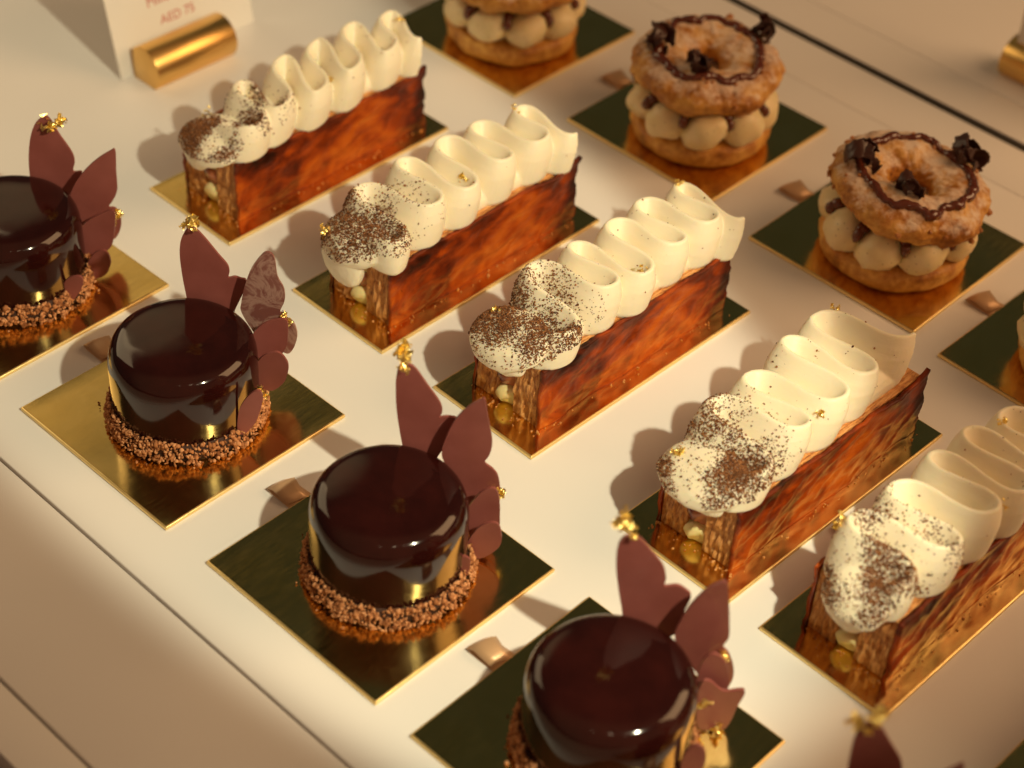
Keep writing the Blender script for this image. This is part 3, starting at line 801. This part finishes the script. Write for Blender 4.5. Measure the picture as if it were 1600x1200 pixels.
# ------------------------------------------------------------------ choux rings
def choux_ring(idx, cen, tilt, label, seed, rot=0.0):
    rnd = random.Random(seed)
    x, y = to_world(CHOUX_POS[idx], *cen)
    t = thing('choux_ring', label, 'pastry', (x, y, 0), rot, 'choux rings with praline cream')
    pr = dense([(2.6, TOP), (3.05, .28), (3.30, .62), (3.38, 1.0), (3.30, 1.28), (3.0, 1.42), (2.2, 1.45), (.1, 1.40)], 3)
    v, f = lathe(pr, 110)
    v = [tuple(Vector((p[0], p[1], 0))*(1+.045*fbm(p, .5, seed)+.018*fbm(p, 1.9, seed)) + Vector((0, 0, max(TOP, p[2]+.10*fbm(p, .8, seed+4)*(p[2] > .5))))) for p in v]
    obj('choux_base', v, f, M['choux'], t)
    n = 9; off = rnd.uniform(0, .6)
    for k in range(n):
        a = off+2*math.pi*k/n; rr = 2.62
        so = Soup()
        rad = (rnd.uniform(1.0, 1.1), rnd.uniform(1.05, 1.2), rnd.uniform(.84, .96))
        so.blob((rr*math.cos(a), rr*math.sin(a), 2.12+rnd.uniform(-.05, .05)), rad, Euler((rnd.uniform(.25, .55), rnd.uniform(-.3, .1), a)).to_matrix(), ICO3, .16, seed+k)
        so.obj('cream_dollop', M['praline'], t)
    v, f = lathe([(2.4, 1.4), (2.5, 2.4), (1.6, 3.3), (.1, 3.35)], 40); obj('cream_core', v, f, M['praline'], t)
    # lid: an uneven torus, tilted
    tm = Euler((R(tilt[0]), R(tilt[1]), 0)).to_matrix(); c0 = Vector((0, 0, 3.80)) + Vector((tilt[2], tilt[3], 0))
    MJ, NU, NV = 2.15, 150, 56
    def lidp(a, b_, ex=0.0):
        p = Vector((MJ*math.cos(a), MJ*math.sin(a), 0))
        mi_x, mi_z = 1.34, .86
        q_ = Vector((math.cos(a)*math.cos(b_)*mi_x, math.sin(a)*math.cos(b_)*mi_x, math.sin(b_)*mi_z))
        if b_ > math.pi*1.0 and q_.z < -.55: q_.z = -.55-(q_.z+.55)*-.25
        w_ = 1+.24*fbm(p+q_, .62, seed+1, 2)+.10*abs(fbm(p+q_, 1.5, seed+2, 3))-.03+.05*fbm(p+q_, 4.5, seed+6, 3)
        return c0 + tm @ (p*(1+.04*noise.noise(Vector((math.cos(a), math.sin(a), seed)))) + q_*(w_+ex))
    v = [lidp(2*math.pi*i/NU, 2*math.pi*j/NV) for i in range(NU) for j in range(NV)]
    f = [(i*NV+j, ((i+1) % NU)*NV+j, ((i+1) % NU)*NV+(j+1) % NV, i*NV+(j+1) % NV) for i in range(NU) for j in range(NV)]
    lid = obj('choux_lid', v, f, M['choux_sugar'], t)
    # sauce line run round the lid, and crumbs stuck to it
    path = []; rad = []
    for k in range(150):
        a = 2*math.pi*k/150
        b_ = R(78)+.42*noise.noise(Vector((math.cos(a)*2.2, math.sin(a)*2.2, seed)))+.12*noise.noise(Vector((math.cos(a)*9, math.sin(a)*9, seed)))
        path.append(lidp(a, b_, .02)); rad.append(.19+.10*noise.noise(Vector((math.cos(a)*4, math.sin(a)*4, seed+5))))
    v, f = tube(path, rad, 10, closed=True); obj('chocolate_sauce', v, f, M['sauce'], lid)
    so = Soup()
    for k in range(26):
        a = rnd.uniform(0, 6.28); b_ = rnd.choice((R(78)+rnd.uniform(-.25, .25), rnd.uniform(-.3, 1.2)))
        so.rock(lidp(a, b_, .05), rnd.uniform(.06, .17), rnd, .3)
    ob = so.obj('nut_crumbs', M['nut'], lid, smooth=False); ob['kind'] = 'stuff'
    # sauce beads between the dollops
    for k in range(n):
        a = off+2*math.pi*(k+.5)/n
        so = Soup(); so.blob((3.08*math.cos(a), 3.08*math.sin(a), 2.62), (.34, .22, .36), Euler((0, 0, a)).to_matrix(), ICO2, .2, seed+k)
        so.blob((2.75*math.cos(a), 2.75*math.sin(a), 2.85), (.4, .3, .25), Euler((0, 0, a)).to_matrix(), ICO2, .2, seed+k+3)
        so.obj('sauce_bead', M['sauce'], t)
    # shaved chocolate curls
    for az, b_, kind, sz in ((R(223), R(75), 0, 1.7), (R(72), R(62), 1, 1.7), (R(292), R(104), 2, 1.4)):
        p = lidp(az, b_, .12); so = Soup()
        th0 = rnd.uniform(0, 6)
        for s_ in range(6):
            turns = rnd.uniform(.30, .62); wd = rnd.uniform(.28, .55)*sz; r0 = rnd.uniform(.24, .46)*sz; th0 = rnd.uniform(0, 6.28)
            rot = Euler((rnd.uniform(-1.5, 1.5), rnd.uniform(-1.2, 1.2), rnd.uniform(0, 6))).to_matrix()
            c = p+Vector((rnd.uniform(-.25, .25), rnd.uniform(-.25, .25), .10+rnd.uniform(0, .25)*sz))
            vv = []; ff = []; nn = 30; nw = 9
            for i in range(nn):
                an = turns*2*math.pi*i/(nn-1)+th0; rr = r0*(1-.45*i/nn)
                e0 = .22*fbm((i*.33, 0, s_), 1.0, seed+s_); e1 = .22*fbm((i*.33, 9, s_), 1.0, seed+s_)
                tp = min(1, .15+i/8, .1+(nn-1-i)/9)
                for j in range(nw):
                    w_ = (j/(nw-1)-.5)*wd*tp*(1+(e0 if j < nw/2 else e1)*2)
                    rj = rr*(1+.10*noise.noise(Vector((i*.5, j*.9, seed+s_)))+.12*(w_/wd)**2)
                    vv.append(c+rot @ Vector((rj*math.cos(an), rj*math.sin(an), w_+.25*i/nn)))
            for i in range(nn-1):
                for j in range(nw-1): ff.append((i*nw+j, i*nw+j+1, (i+1)*nw+j+1, (i+1)*nw+j))
            so.add(vv, ff)
        cu = so.obj('chocolate_curl', M['curl'], t)
        md = cu.modifiers.new('thickness', 'SOLIDIFY'); md.thickness = .05*S
    return t
choux_ring(0, (5.0, 3.9), (0, 0, 0, 0), 'choux ring cut off by the top edge of the picture', 51)
choux_ring(1, (5.0, 3.9), (2, 3, -.12, .1), 'choux ring with a level lid, behind the middle cream slice', 62)
choux_ring(2, (5.0, 3.9), (-1, 9, .22, .05), 'choux ring with its lid tilted to the right and a curl of chocolate on top', 73)
choux_ring(3, (5.1, 4.1), (2, -3, 0, 0), 'choux ring showing only its edge at the right picture edge', 84)

# ------------------------------------------------------------------ price card holders
def card_holder(x, y, rot, label, lean, text, shift=0.0, xs=-1.02, zc=0.02):
    t = thing('sign_holder', label, 'sign holder', (x, y, 0), rot, 'brass sign holders')
    r_ = 1.12; n = 40; L_ = 4.85
    # D-shaped bar: flat foot and flat back, round face
    secn = []
    for k in range(n+1):
        a = R(-52)+R(52+142)*k/n
        secn.append((r_*math.cos(a), r_*math.sin(a)))
    h0 = -r_*math.sin(R(-52))
    secn = [(p[0], p[1]+h0) for p in secn] + [(-r_*.80, 0.0)]
    v = [(p[0], s_*L_/2, p[1]+.003) for s_ in (-1, 1) for p in secn]; m_ = len(secn)
    f = [tuple(range(m_)), tuple(range(m_, 2*m_))[::-1]] + [(i, (i+1) % m_+0, (i+1) % m_+m_, i+m_)[::-1] for i in range(m_)]
    o = obj('brass_bar', v, f, M['brass'], t, sharp=35); bevel(o, .04, 2, 40)
    c = thing('price_card', label.replace('brass sign holder', 'price card standing in the brass sign holder').replace('brass holder', 'white price card'), 'price card', (x, y, 0), rot, 'price cards')
    w2 = 4.15; th = .05; hh = 7.5
    sh = math.tan(R(lean))
    def P(u_, z, d): return (xs - sh*z - d, u_, z+zc)
    v = [P(u_+shift, z, d) for d in (0, th) for u_, z in ((-w2, 0), (w2, 0), (w2, hh), (-w2, hh))]
    f = [(0, 1, 2, 3), (7, 6, 5, 4), (0, 4, 5, 1), (1, 5, 6, 2), (2, 6, 7, 3), (3, 7, 4, 0)]
    obj('card', v, f, M['card'], c, smooth=False)
    if text:
        for s_, u0, z0, size in text:
            cu = bpy.data.curves.new('printed_text', 'FONT'); cu.body = s_; cu.size = size*S; cu.align_x = 'CENTER'; cu.extrude = .002*S
            tmp = bpy.data.objects.new('tmp', cu); coll.objects.link(tmp)
            me = bpy.data.meshes.new_from_object(tmp.evaluated_get(bpy.context.evaluated_depsgraph_get()))
            bpy.data.objects.remove(tmp); bpy.data.curves.remove(cu); me.name = 'printed_text'; me.materials.clear(); me.materials.append(M['ink'])
            to = bpy.data.objects.new('printed_text', me); coll.objects.link(to); to.parent = c
            to.location = Vector(P(u0, z0, -.01))*S
            to.rotation_mode = 'QUATERNION'
            to.rotation_quaternion = (Matrix.Rotation(-R(lean), 3, 'Y') @ Matrix.Rotation(R(90), 3, 'Z') @ Matrix.Rotation(R(90), 3, 'X')).to_quaternion()
    return t
card_holder(-30.55, 10.85, 0, 'brass sign holder behind the back cream slice, top left', 12,
            [('AED 75', .8, 1.80, .66), ('Mille-Feuille', .9, 2.85, .72)], shift=1.05)
card_holder(-.7, 42.1, R(-90), 'brass sign holder at the top right corner', -3, None, shift=2.1, xs=.35, zc=.9)
